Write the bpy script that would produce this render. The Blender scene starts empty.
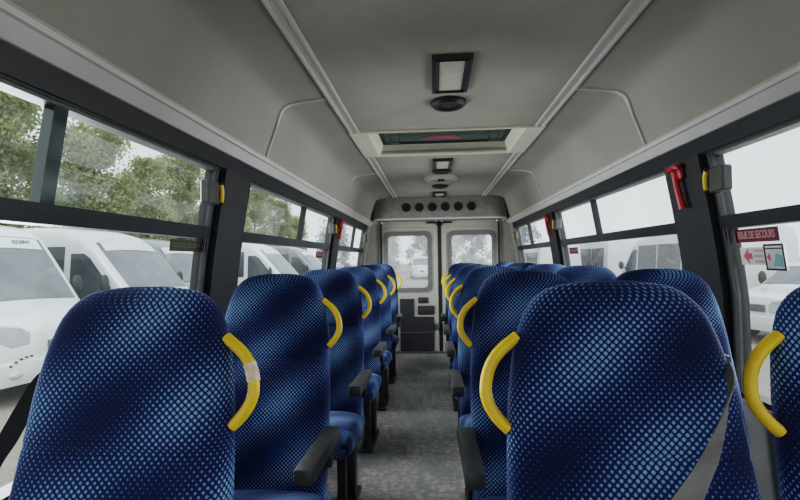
import bpy, bmesh, math, random
from mathutils import Vector, Matrix
PI = math.pi
random.seed(11)
S = bpy.context.scene
COL = S.collection
D = bpy.data

# ------------------------------------------------------------------ node helpers
class G:
    def __init__(s, name):
        s.m = D.materials.new(name); s.m.use_nodes = True
        s.nt = s.m.node_tree; s.nt.nodes.clear()
        s.out = s.n('ShaderNodeOutputMaterial')
    def n(s, t, **kw):
        x = s.nt.nodes.new(t)
        for k, v in kw.items(): setattr(x, k, v)
        return x
    def put(s, sock, v):
        if isinstance(v, bpy.types.NodeSocket): s.nt.links.new(v, sock)
        elif v is not None: sock.default_value = v
    def math(s, op, a, b=None, c=None, clamp=False):
        x = s.n('ShaderNodeMath', operation=op, use_clamp=clamp)
        s.put(x.inputs[0], a); s.put(x.inputs[1], b); s.put(x.inputs[2], c)
        return x.outputs[0]
    def mix(s, f, a, b):
        x = s.n('ShaderNodeMix', data_type='RGBA')
        s.put(x.inputs[0], f); s.put(x.inputs[6], a); s.put(x.inputs[7], b)
        return x.outputs[2]
    def noise(s, vec, scale, detail=4, rough=.6):
        x = s.n('ShaderNodeTexNoise')
        s.put(x.inputs['Vector'], vec); x.inputs['Scale'].default_value = scale
        x.inputs['Detail'].default_value = detail; x.inputs['Roughness'].default_value = rough
        return x.outputs['Fac']
    def ramp(s, f, a, b):
        x = s.n('ShaderNodeMapRange'); s.put(x.inputs[0], f)
        x.inputs[1].default_value = a; x.inputs[2].default_value = b
        return x.outputs[0]
    def coord(s): return s.n('ShaderNodeTexCoord').outputs['Object']
    def bump(s, h, strength, dist=.002):
        x = s.n('ShaderNodeBump'); s.put(x.inputs['Height'], h)
        x.inputs['Strength'].default_value = strength; x.inputs['Distance'].default_value = dist
        return x.outputs[0]
    def bsdf(s, col, rough=.5, metal=0, spec=.5, normal=None, **kw):
        b = s.n('ShaderNodeBsdfPrincipled')
        s.put(b.inputs['Base Color'], col); s.put(b.inputs['Roughness'], rough)
        b.inputs['Metallic'].default_value = metal; b.inputs['Specular IOR Level'].default_value = spec
        if normal is not None: s.put(b.inputs['Normal'], normal)
        for k, v in kw.items(): s.put(b.inputs[k], v)
        s.nt.links.new(b.outputs[0], s.out.inputs[0])
        return b

def c4(r, g=None, b=None):
    """display colour 0..255 -> linear"""
    if g is None: g = b = r
    f = lambda v: ((v/255+.055)/1.055)**2.4 if v/255 > .04045 else v/255/12.92
    return (f(r), f(g), f(b), 1)

def plain(name, col, rough=.5, metal=0, spec=.5, var=.12, scale=9, bumps=0, bscale=300, **kw):
    g = G(name); co = g.coord()
    nz = g.noise(co, scale)
    dark = tuple(v*(1-var) for v in col[:3])+(1,)
    lite = tuple(min(1, v*(1+var)) for v in col[:3])+(1,)
    cc = g.mix(g.ramp(nz, .3, .7), dark, lite)
    nm = g.bump(g.noise(co, bscale, 2), bumps) if bumps else None
    g.bsdf(cc, rough, metal, spec, nm, **kw)
    return g.m

def glass_mat(name, tint, haze, gloss=.06, hazecol=(.8, .84, .85, 1), marks=.5):
    g = G(name); co = g.coord()
    t = g.n('ShaderNodeBsdfTransparent'); t.inputs[0].default_value = tint
    tr = g.n('ShaderNodeBsdfTranslucent'); tr.inputs[0].default_value = hazecol
    gl = g.n('ShaderNodeBsdfGlossy'); gl.inputs['Roughness'].default_value = .03
    gl.inputs[0].default_value = (1, 1, 1, 1)
    nz = g.ramp(g.noise(co, 3.5, 6, .65), .35, .75)
    hz = g.math('MULTIPLY', g.math('ADD', g.math('MULTIPLY', nz, marks), 1-marks*.5), haze)
    m1 = g.n('ShaderNodeMixShader'); g.put(m1.inputs[0], hz)
    g.nt.links.new(t.outputs[0], m1.inputs[1]); g.nt.links.new(tr.outputs[0], m1.inputs[2])
    lw = g.n('ShaderNodeLayerWeight'); lw.inputs[0].default_value = .25
    fr = g.math('MULTIPLY_ADD', lw.outputs['Fresnel'], .12, gloss*.3, clamp=True)
    m2 = g.n('ShaderNodeMixShader'); g.put(m2.inputs[0], fr)
    g.nt.links.new(m1.outputs[0], m2.inputs[1]); g.nt.links.new(gl.outputs[0], m2.inputs[2])
    g.nt.links.new(m2.outputs[0], g.out.inputs[0])
    return g.m

def seat_fabric():
    g = G('blue_dotted_moquette')
    uv = g.n('ShaderNodeUVMap').outputs[0]
    sp = g.n('ShaderNodeSeparateXYZ'); g.put(sp.inputs[0], uv)
    rnd = g.n('ShaderNodeObjectInfo').outputs['Random']
    u0, v0 = sp.outputs[0], sp.outputs[1]
    u = g.math('MULTIPLY_ADD', rnd, 3.7, u0); v = g.math('MULTIPLY_ADD', rnd, 2.3, v0)
    s = .0134
    a = g.math('DIVIDE', g.math('ADD', u, v), s); b = g.math('DIVIDE', g.math('SUBTRACT', u, v), s)
    fa = g.math('SUBTRACT', g.math('FRACT', a), .5); fb = g.math('SUBTRACT', g.math('FRACT', b), .5)
    d = g.math('POWER', g.math('ADD', g.math('POWER', g.math('ABSOLUTE', fa), 3.), g.math('POWER', g.math('ABSOLUTE', fb), 3.)), 1/3)
    # size of the dots swells and fades in diagonal bands
    w1 = g.math('SINE', g.math('ADD', g.math('MULTIPLY', v, 27.), g.math('MULTIPLY', u, -21.)))
    w2 = g.math('SINE', g.math('ADD', g.math('MULTIPLY', v, 9.), g.math('MULTIPLY', u, 17.)))
    w = g.math('ADD', g.math('MULTIPLY', w1, .62), g.math('MULTIPLY', w2, .38))
    m = g.math('MULTIPLY_ADD', w, .5, .5, clamp=True)
    r = g.math('MULTIPLY_ADD', g.math('POWER', m, .8), .30, .02)
    x = g.n('ShaderNodeMapRange', interpolation_type='SMOOTHSTEP')
    g.put(x.inputs[0], d); g.put(x.inputs[1], g.math('ADD', r, .10)); g.put(x.inputs[2], g.math('SUBTRACT', r, .06))
    x.inputs[3].default_value = 0; x.inputs[4].default_value = 1
    dot = x.outputs[0]
    # every other band of dots is a deeper blue
    cell = g.n('ShaderNodeCombineXYZ'); g.put(cell.inputs[0], g.math('FLOOR', a)); g.put(cell.inputs[1], g.math('FLOOR', b))
    wn = g.n('ShaderNodeTexWhiteNoise', noise_dimensions='2D'); g.put(wn.inputs[0], cell.outputs[0])
    lf = g.math('ADD', g.math('MULTIPLY', m, .85), g.math('MULTIPLY', wn.outputs[0], .3), clamp=True)
    dc = g.mix(lf, DOT_A, DOT_B)
    base = g.mix(m, NAVY_A, NAVY_B)
    col = g.mix(dot, base, dc)
    nm = g.bump(g.noise(uv, 900, 2), .35, .001)
    g.bsdf(col, .92, 0, .15, nm, **{'Sheen Weight': .25, 'Sheen Roughness': .5, 'Sheen Tint': (.35, .5, .9, 1)})
    return g.m
DOT_A, DOT_B = (.022, .060, .195, 1), (.20, .36, .57, 1)
NAVY_A, NAVY_B = (.0055, .0095, .042, 1), (.0070, .018, .090, 1)

M = {}
M['fabric'] = seat_fabric()
M['yellow'] = plain('yellow_plastic', (.84, .52, .015, 1), .38, var=.1, scale=30)
M['black'] = plain('black_plastic', (.012, .012, .014, 1), .45, var=.3, scale=40)
M['armpad'] = plain('charcoal_rubber', (.034, .035, .036, 1), .5, var=.35, scale=45, bumps=.2)
M['pillar'] = plain('charcoal_pillar_trim', (.013, .0137, .0165, 1), .55, var=.2, scale=20, bumps=.15)
M['rail'] = plain('dark_window_rail', (.009, .010, .014, 1), .4, var=.2, scale=20)
M['alu'] = plain('dull_aluminium_channel', (.085, .088, .088, 1), .42, .3, var=.2, scale=25)
M['ceil'] = plain('grey_ceiling_felt', (.365, .338, .30, 1), .95, spec=.1, var=.08, scale=4, bumps=.5, bscale=260)
M['ceilside'] = plain('grey_side_lining', (.325, .303, .272, 1), .95, spec=.1, var=.07, scale=3, bumps=.5, bscale=260)
M['track'] = plain('light_grey_track', (.55, .53, .50, 1), .5, var=.06)
M['cornice'] = plain('pale_cornice', (.60, .585, .555, 1), .5, var=.06, scale=6)
M['seam'] = plain('grey_seam_strip', (.55, .53, .50, 1), .6, var=.1)
M['cream'] = plain('cream_plastic', (.74, .73, .60, 1), .45, var=.07, scale=7)
M['bulk'] = plain('mid_grey_carpet', (.24, .23, .22, 1), .95, spec=.1, var=.15, scale=14, bumps=.5)
M['vent'] = plain('black_vent', (.006, .006, .007, 1), .5)
M['ventrim'] = plain('dark_vent_ring', (.022, .022, .022, 1), .4)
M['door'] = plain('off_white_door_paint', (.36, .345, .315, 1), .4, var=.07, scale=6)
M['rubber'] = plain('grey_rubber_seal', (.115, .112, .105, 1), .6, var=.12)
M['doorpanel'] = plain('dark_door_panel', (.016, .016, .02, 1), .6, var=.3, scale=12)
M['wall'] = plain('grey_side_panel', (.20, .20, .20, 1), .85, var=.1, bumps=.3)
M['red'] = plain('red_plastic', (.42, .012, .018, 1), .4, var=.2, scale=30)
M['buckle'] = plain('faded_red_button', (.75, .12, .14, 1), .45)
M['beltgrey'] = plain('grey_webbing', (.15, .147, .14, 1), .8, var=.15, scale=60, bumps=.4, bscale=700)
M['beltblack'] = plain('black_webbing', (.008, .008, .009, 1), .8, var=.2, scale=60, bumps=.4, bscale=700)
M['steel'] = plain('worn_steel', (.55, .55, .55, 1), .3, .9, var=.15, scale=40)
M['tape'] = plain('worn_tape_patch', (.78, .60, .45, 1), .6, var=.35, scale=60)
M['lamp'] = plain('pale_lamp_lens', (.62, .58, .50, 1), .35, var=.12, scale=25)
M['speaker'] = plain('speaker_mesh', (.035, .032, .03, 1), .7, var=.5, scale=90)
M['signred'] = plain('dark_red_sign', (.115, .010, .022, 1), .5, var=.15)
M['signpink'] = plain('pink_letters', (.62, .30, .32, 1), .6)
M['signwhite'] = plain('white_sticker', (.72, .72, .70, 1), .6)
M['signdark'] = plain('dark_sign_back', (.035, .035, .022, 1), .6, var=.4, scale=60)
M['signtan'] = plain('tan_letters', (.16, .15, .09, 1), .6)
M['signteal'] = plain('teal_ink', (.25, .50, .50, 1), .6)
M['signblack'] = plain('black_ink', (.02, .02, .02, 1), .6)
M['reddish'] = plain('faded_red_ink', (.62, .10, .14, 1), .6)
M['greenedge'] = plain('green_glass_edge', (.012, .036, .031, 1), .12, spec=.8, var=.4, scale=6)
M['glass'] = glass_mat('dusty_window_glass', (.90, .95, .93, 1), .008)
M['glassr'] = glass_mat('hazy_window_glass', (.92, .95, .95, 1), .010)
M['glassd'] = glass_mat('misted_rear_glass', (.92, .94, .94, 1), .34)
M['glasshatch'] = glass_mat('tinted_hatch_glass', (.012, .020, .018, 1), .004, .03)

def floor_mat():
    g = G('worn_grey_vinyl_floor'); co = g.coord()
    n1 = g.ramp(g.noise(co, 1.6, 6, .65), .38, .66)
    n2 = g.ramp(g.noise(co, 26, 5, .75), .45, .62)
    fleck = g.ramp(g.noise(co, 420, 1), .6, .66)
    c = g.mix(n1, (.105, .106, .102, 1), (.18, .181, .173, 1))
    c = g.mix(g.math('MULTIPLY', g.math('MULTIPLY', n2, n1), .8), c, (.50, .42, .40, 1))
    c = g.mix(g.math('MULTIPLY', fleck, .3), c, (.36, .36, .36, 1))
    st = g.math('MULTIPLY', g.ramp(g.noise(co, 7, 6, .7), .62, .66), .5)
    c = g.mix(st, c, (.10, .095, .085, 1))
    rg = g.math('MULTIPLY_ADD', n2, -.2, .55)
    g.bsdf(c, rg, 0, .4, g.bump(g.noise(co, 60, 4), .2, .002))
    return g.m
M['floor'] = floor_mat()

def ground_mat():
    g = G('gravel_ground'); co = g.coord()
    n1 = g.ramp(g.noise(co, .35, 5), .35, .65); n2 = g.noise(co, 14, 6, .8)
    c = g.mix(n1, (.30, .275, .235, 1), (.42, .395, .35, 1))
    c = g.mix(g.ramp(n2, .35, .7), tuple(v*.62 for v in (.34, .315, .27))+(1,), c)
    g.bsdf(c, .95, 0, .2, g.bump(n2, .6, .02))
    return g.m
M['ground'] = ground_mat()

def leaf_mat(name, a, b):
    g = G(name); co = g.coord()
    oi = g.n('ShaderNodeObjectInfo').outputs['Random']
    nz = g.ramp(g.noise(co, 1.3, 4), .3, .7)
    nz = g.math('ADD', nz, g.math('MULTIPLY_ADD', oi, .4, -.2), clamp=True)
    cc = g.mix(nz, a, b)
    dif = g.n('ShaderNodeBsdfDiffuse'); g.put(dif.inputs[0], cc)
    tr = g.n('ShaderNodeBsdfTranslucent'); g.put(tr.inputs[0], cc)
    mx = g.n('ShaderNodeMixShader'); mx.inputs[0].default_value = .4
    g.nt.links.new(dif.outputs[0], mx.inputs[1]); g.nt.links.new(tr.outputs[0], mx.inputs[2])
    g.nt.links.new(mx.outputs[0], g.out.inputs[0])
    return g.m
M['leaf'] = leaf_mat('pale_green_leaves', (.25, .28, .14, 1), (.46, .49, .26, 1))
M['leafdark'] = leaf_mat('grey_green_leaves', (.20, .23, .13, 1), (.32, .35, .21, 1))
M['leafhaze'] = leaf_mat('painted_haze_leaves', (.52, .55, .545, 1), (.60, .63, .625, 1))  # haze painted into the leaf colour, paled towards the sky
M['bark'] = plain('bark', (.10, .085, .065, 1), .9, var=.3, scale=12)
M['vwhite'] = plain('white_car_paint', (.62, .63, .64, 1), .3, var=.03, scale=2, **{'Coat Weight': .4})
M['vgrey'] = plain('grey_car_paint', (.20, .21, .22, 1), .3, var=.04, scale=2, **{'Coat Weight': .4})
M['vglass'] = plain('vehicle_window', (.05, .06, .065, 1), .08, spec=.9, var=.35, scale=2.2)
M['vscreen'] = plain('vehicle_windscreen', (.13, .145, .155, 1), .1, spec=.8, var=.28, scale=1.8)
M['vstrip'] = plain('windscreen_sun_strip', (.62, .64, .65, 1), .3, var=.05)
M['vdark'] = plain('vehicle_dark_trim', (.03, .03, .032, 1), .6)
M['tyre'] = plain('tyre_rubber', (.018, .018, .018, 1), .85)
M['hub'] = plain('wheel_hub', (.35, .35, .36, 1), .35, .7)
M['lens'] = plain('headlamp_lens', (.42, .45, .48, 1), .1, spec=.8, var=.12, scale=5)
M['grille'] = plain('grey_grille', (.12, .13, .14, 1), .35, .5, var=.3, scale=14)

# ------------------------------------------------------------------ mesh helpers
class MB:
    def __init__(s): s.bm = bmesh.new(); s.uv = None
    def box(s, c, size, bev=0, seg=2, rot=None):
        r = bmesh.ops.create_cube(s.bm, size=1)
        vs = r['verts']
        for v in vs: v.co = Vector((v.co.x*size[0], v.co.y*size[1], v.co.z*size[2]))
        if bev:
            es = list({e for v in vs for e in v.link_edges})
            rr = bmesh.ops.bevel(s.bm, geom=es, offset=bev, segments=seg, profile=.5, affect='EDGES', clamp_overlap=True)
            vs = list({v for f in rr['faces'] for v in f.verts} | {v for v in vs if v.is_valid})
            # include verts of every face touching
            vs = list({w for v in vs for f in v.link_faces for w in f.verts})
        for v in vs:
            p = v.co
            if rot is not None: p = rot @ p
            v.co = p+Vector(c)
        return s
    def grid(s, rows, close_u=False, close_v=False, flip=False):
        vv = [[s.bm.verts.new(p) for p in r] for r in rows]
        nu, nv = len(vv), len(vv[0])
        for i in range(nu if close_u else nu-1):
            for j in range(nv if close_v else nv-1):
                q = [vv[i][j], vv[i][(j+1) % nv], vv[(i+1) % nu][(j+1) % nv], vv[(i+1) % nu][j]]
                if flip: q.reverse()
                try: s.bm.faces.new(q)
                except ValueError: pass
        return vv
    def face(s, pts):
        return s.bm.faces.new([s.bm.verts.new(p) for p in pts])
    def cap(s, ring, flip=False):
        r = list(ring)
        if flip: r.reverse()
        try: s.bm.faces.new(r)
        except ValueError: pass
    def tube(s, pts, rad, n=10, ry=None, caps=True, up=None):
        pts = [Vector(p) for p in pts]; rows = []
        prev = None
        for i, p in enumerate(pts):
            t = (pts[min(i+1, len(pts)-1)]-pts[max(i-1, 0)]).normalized()
            if prev is None:
                a = Vector(up) if up else (Vector((0, 0, 1)) if abs(t.z) < .9 else Vector((1, 0, 0)))
            else: a = prev
            b = t.cross(a).normalized(); a = b.cross(t).normalized(); prev = a
            r = rad[i] if isinstance(rad, (list, tuple)) else rad
            r2 = r if ry is None else ry
            rows.append([p+a*(r*math.cos(2*PI*k/n))+b*(r2*math.sin(2*PI*k/n)) for k in range(n)])
        vv = s.grid(rows, close_v=True)
        if caps: s.cap(vv[0], True); s.cap(vv[-1])
        return s
    def prism(s, poly, ax, h):
        """poly: list of 3D points, swept by vector h"""
        a = [s.bm.verts.new(p) for p in poly]; b = [s.bm.verts.new(Vector(p)+Vector(h)) for p in poly]
        n = len(a)
        s.bm.faces.new(a[::-1]); s.bm.faces.new(b)
        for i in range(n): s.bm.faces.new([a[i], a[(i+1) % n], b[(i+1) % n], b[i]])
        return s
    def disc(s, c, r, h, n=32, axis='z', ry=None, r2=None):
        """short cylinder / cone frustum"""
        ry = r if ry is None else ry; k = 1 if r2 is None else r2/r
        rows = []
        for (q, hh) in ((1, 0), (k, h)):
            row = []
            for i in range(n):
                a = 2*PI*i/n; x, y = q*r*math.cos(a), q*ry*math.sin(a)
                row.append(Vector(c)+(Vector((x, y, hh)) if axis == 'z' else Vector((x, hh, y)) if axis == 'y' else Vector((hh, x, y))))
            rows.append(row)
        vv = s.grid(rows, close_v=True); s.cap(vv[0], True); s.cap(vv[1])
        return s
    def ring(s, c, r0, r1, h, n=32, axis='z'):
        rows = []
        for (r, hh) in ((r0, 0), (r1, 0), (r1, h), (r0, h)):
            row = []
            for i in range(n):
                a = 2*PI*i/n; x, y = r*math.cos(a), r*math.sin(a)
                row.append(Vector(c)+(Vector((x, y, hh)) if axis == 'z' else Vector((x, hh, y)) if axis == 'y' else Vector((hh, x, y))))
            rows.append(row)
        s.grid(rows, close_u=True, close_v=True)
        return s
    def ell(s, c, r, n=16, m=10):
        rows = []
        for i in range(m+1):
            th = PI*i/m
            th = min(max(th, .02), PI-.02)
            rows.append([Vector(c)+Vector((r[0]*math.sin(th)*math.cos(2*PI*k/n), r[1]*math.sin(th)*math.sin(2*PI*k/n), r[2]*math.cos(th))) for k in range(n)])
        vv = s.grid(rows, close_v=True); s.cap(vv[0]); s.cap(vv[-1], True)
        return s
    def mesh(s, name, mat, smooth=35):
        bmesh.ops.recalc_face_normals(s.bm, faces=s.bm.faces[:])
        me = D.meshes.new(name); s.bm.to_mesh(me); s.bm.free()
        for m in (mat if isinstance(mat, (list, tuple)) else [mat]): me.materials.append(m)
        if smooth:
            for p in me.polygons: p.use_smooth = True
            me.set_sharp_from_angle(angle=math.radians(smooth))
        return me
    def build(s, name, mat, parent=None, smooth=35):
        o = D.objects.new(name, s.mesh(name, mat, smooth)); COL.objects.link(o)
        if parent is not None: o.parent = parent
        return o

def tag(o, label=None, cat=None, group=None, kind=None):
    if label: o['label'] = label
    if cat: o['category'] = cat
    if group: o['group'] = group
    if kind: o['kind'] = kind
    return o
def empty(name, loc=(0, 0, 0), rz=0):
    o = D.objects.new(name, None); COL.objects.link(o)
    o.empty_display_size = .1
    o.location = loc; o.rotation_euler = (0, 0, rz); return o
def copy_tree(o, parent=None):
    c = o.copy(); COL.objects.link(c)
    if parent is not None: c.parent = parent
    for ch in list(o.children): copy_tree(ch, c)
    return c
def text(name, body, size, mat, parent, mw, mirror=False, bold=0):
    cu = D.curves.new(name, 'FONT'); cu.body = body; cu.size = size
    cu.align_x = 'CENTER'; cu.align_y = 'CENTER'; cu.extrude = .0004; cu.offset = bold
    cu.materials.append(mat)
    tmp = D.objects.new('tmp', cu); me = D.meshes.new_from_object(tmp); D.objects.remove(tmp); D.curves.remove(cu)
    o = D.objects.new(name, me); COL.objects.link(o); o.parent = parent
    o.matrix_local = mw @ (Matrix.Diagonal((-1, 1, 1, 1)) if mirror else Matrix.Identity(4))
    return o

# ------------------------------------------------------------------ the body of the bus
# x = 0 is the centre line, z = 0 the floor, y runs from the driver's end to the rear doors
CAMX, CAMZ = -.085, 1.2
Y0, YR = -1.3, 5.95           # open front (windscreen end) .. rear door plane
WT = [(0., .955), (.4, .985), (.8, .998), (1.06, .995), (1.285, .967), (1.554, .922), (1.66, .900), (1.75, .885)]
def W(z):
    for (a, wa), (b, wb) in zip(WT, WT[1:]):
        if z <= b: return wa+(wb-wa)*(z-a)/(b-a)
    return WT[-1][1]

def slab(mb, sg, y0, y1, z0, z1, a, b, nz=4):
    """a curved board on the side wall; a and b are offsets outwards from the lining"""
    zs = [z0+(z1-z0)*i/nz for i in range(nz+1)]
    ring = [(W(z)+a, z) for z in zs]+[(W(z)+b, z) for z in reversed(zs)]
    mb.prism([Vector((sg*x, y0, z)) for x, z in ring], 1, (0, y1-y0, 0))
    return mb

# floor
mb = MB(); mb.box((0, (Y0+YR)/2+.05, -.03), (2.0, YR-Y0+.2, .06))
tag(mb.build('floor', M['floor']), kind='structure')

# side walls below the windows, header bands
SILL, HTOP, GT = .68, 1.63, 1.572
for sg, nm in ((-1, 'left'), (1, 'right')):
    mb = MB(); slab(mb, sg, Y0, YR+.1, 0, SILL, .0, .06, 6); slab(mb, sg, Y0, YR+.1, SILL, SILL+.012, -.012, .06, 1)
    tag(mb.build('wall_'+nm, M['wall']), kind='structure')

# ceiling with a hole for the roof hatch
CZ = 1.95; TR = .53
HY0, HY1, HX = 2.665, 3.235, .455
mb = MB()
def cq(x0, x1, y0, y1):
    mb.box(((x0+x1)/2, (y0+y1)/2, CZ+.01), (x1-x0, y1-y0, .02))
cq(-TR, TR, Y0, HY0); cq(-TR, TR, HY1, YR); cq(-TR, -HX, HY0, HY1); cq(HX, TR, HY0, HY1)
tag(mb.build('ceiling', M['ceil']), kind='structure')
prof = [(TR, 1.95), (.60, 1.948), (.68, 1.940), (.742, 1.930), (.772, 1.912), (.787, 1.885), (.808, 1.82), (.838, 1.74), (.860, 1.672)]
for sg in (-1, 1):
    mb = MB()
    mb.grid([[(sg*x, y, z) for x, z in prof] for y in (Y0, YR)])
    mb.grid([[(sg*(x+.03), y, z+.03) for x, z in prof] for y in (Y0, YR)])
    o = mb.build('ceiling_side_panel', M['ceilside'], smooth=50); tag(o, kind='structure')
    # roof track: two ridges
    mb = MB()
    for cx_, w_, h_ in ((TR-.021, .016, .014), (TR+.021, .016, .014), (TR, .03, .006)):
        mb.box((sg*cx_, (Y0+YR-.4)/2, CZ-h_/2), (w_, YR-.4-Y0, h_), .003, 1)
    tag(mb.build('trim_track', M['track']), kind='structure')
    # cornice: a lip, a groove and a sloping strip
    mb = MB()
    cp = [(.850, 1.685), (.842, 1.672), (.846, 1.660), (.858, 1.660), (.862, 1.655), (.886, 1.628), (.93, 1.628), (.93, 1.685)]
    mb.prism([Vector((sg*x, Y0, z)) for x, z in cp], 1, (0, YR-Y0-.02, 0))
    tag(mb.build('trim_cornice', M['cornice'], smooth=25), kind='structure')
    for k in range(4):
        pass
    # black header between cornice and glass
    mb = MB(); slab(mb, sg, Y0, YR-.22, GT, HTOP, -.012, .05, 2); slab(mb, sg, Y0, YR-.22, GT-.006, GT+.006, -.004, .05, 1)
    tag(mb.build('trim_window_header', M['rail']), kind='structure')
    mb = MB(); slab(mb, sg, YR-.22, YR+.06, SILL+.012, HTOP, -.02, .06, 4)
    tag(mb.build('trim_rear_pillar', M['door']), kind='structure')
    # seam strips across the lining
    for ys in (2.08, 3.95):
        mb = MB()
        pp = [(TR+.03, 1.944)]+[(x-.004, z-.004) for x, z in prof[1:]]
        rw = [.006 if i < 3 or i > 5 else .013 for i in range(len(pp))]
        mb.grid([[(sg*(x), ys-w, z+.008) for (x, z), w in zip(pp, rw)], [(sg*(x-.004), ys-w*.8, z-.004) for (x, z), w in zip(pp, rw)],
                 [(sg*(x-.004), ys+w*.8, z-.004) for (x, z), w in zip(pp, rw)], [(sg*(x), ys+w, z+.008) for (x, z), w in zip(pp, rw)]])
        tag(mb.build('trim_seam', M['seam'], smooth=20), kind='structure')

# pillars and windows
PIL = [(-.24, -.06), (1.77, 2.02), (3.88, 4.12)]
WINS = [(Y0, -.24), (-.06, 1.77), (2.02, 3.88), (4.12, YR-.22)]
for sg in (-1, 1):
    for k, (a, b) in enumerate(PIL):
        mb = MB(); slab(mb, sg, a, b, SILL, GT, -.022, .055, 5)
        tag(mb.build('trim_pillar', M['pillar'], smooth=20), kind='structure')
RZ0, RZ1 = 1.292, 1.338
wn = 0
for sg in (-1, 1):
    for k, (a, b) in enumerate(WINS):
        wn += 1
        w = empty('window_%d' % wn, (sg*.96, (a+b)/2, SILL)); tag(w, kind='structure')
        inv = Matrix.Translation(-w.location)
        def part(mbx, name, mat, par=w, sm=25):
            mbx.bm.transform(inv); return mbx.build(name, mat, par, sm)
        mb = MB()
        slab(mb, sg, a, b, SILL, SILL+.03, .0, .05, 1)
        for (p, q) in ((a, a+.03), (b-.03, b)): slab(mb, sg, p, q, SILL, GT, .002, .05, 5)
        part(mb, 'window_frame', M['rail'])
        mb = MB()
        for q in (b-.055, b-.036): slab(mb, sg, q, q+.007, SILL+.03, GT-.006, -.004, .006, 5)
        slab(mb, sg, a+.03, b-.03, GT-.014, GT-.006, .0, .04, 1)
        part(mb, 'aluminium_channel', M['alu'])
        mb = MB(); slab(mb, sg, a+.02, b-.02, RZ0, RZ1, -.006, .045, 2)
        part(mb, 'mid_rail', M['rail'])
        gm = M['glass'] if sg < 0 else M['glassr']
        mb = MB(); slab(mb, sg, a+.02, b-.02, SILL+.02, RZ0+.004, .022, .022, 3) if False else None
        for (z0, z1) in ((SILL+.02, RZ0+.004), (RZ1-.004, GT)):
            mb = MB(); zs = [z0+(z1-z0)*i/3 for i in range(4)]
            mb.grid([[(sg*(W(z)+.024), a+.02, z) for z in zs], [(sg*(W(z)+.024), b-.02, z) for z in zs]])
            part(mb, 'glass_pane', gm, sm=0)
        if k > 0:
            dv = (a+b)/2+(.13 if k == 1 else .05)
            mb = MB()
            if k == 1: slab(mb, sg, dv-.018, dv+.022, RZ1-.004, GT, .004, .03, 3)
            else: slab(mb, sg, dv-.015, dv+.02, RZ1-.004, GT, .0, .03, 3)
            part(mb, 'divider', M['greenedge'] if k == 1 else M['rail'])
            # sliding-pane latch
            zc = 1.465; x = W(zc)
            mb = MB(); mb.box((sg*(x-.012), b-.085, zc), (.036, .085, .088), .005, 1)
            l = part(mb, 'latch', M['alu'])
            mb = MB(); mb.box((sg*(x-.02), b-.034, zc), (.040, .016, .092), .004, 1); part(mb, 'latch_edge', M['black'], l)
            mb = MB(); mb.tube([(sg*(x-.037), b-.047+.010*math.cos(t), zc+.034*math.sin(t)) for t in [(-1+.25*i)*1.3 for i in range(9)]], .008, 8)
            t = part(mb, 'latch_grip', M['yellow'], l)

# screws on the cornice
for sg in (-1, 1):
    pass

# ------------------------------------------------------------------ rear end
mb = MB()
def rrect(cx, cz, hw, hh, r, n=6):
    pts = []
    for (sx, sz, a0) in ((1, 1, 0), (-1, 1, PI/2), (-1, -1, PI), (1, -1, 3*PI/2)):
        for i in range(n+1):
            a = a0+PI/2*i/n
            pts.append((cx+sx*(hw-r)+r*math.cos(a), cz+sz*(hh-r)+r*math.sin(a)))
    return pts
def framed(mb, outer, inner, y0, y1):
    """slab between two loops with the same count (x,z), from y0 to y1"""
    rows = [[(x, y0, z) for x, z in inner], [(x, y0, z) for x, z in outer], [(x, y1, z) for x, z in outer], [(x, y1, z) for x, z in inner]]
    mb.grid(rows, close_u=True, close_v=True)
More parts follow.
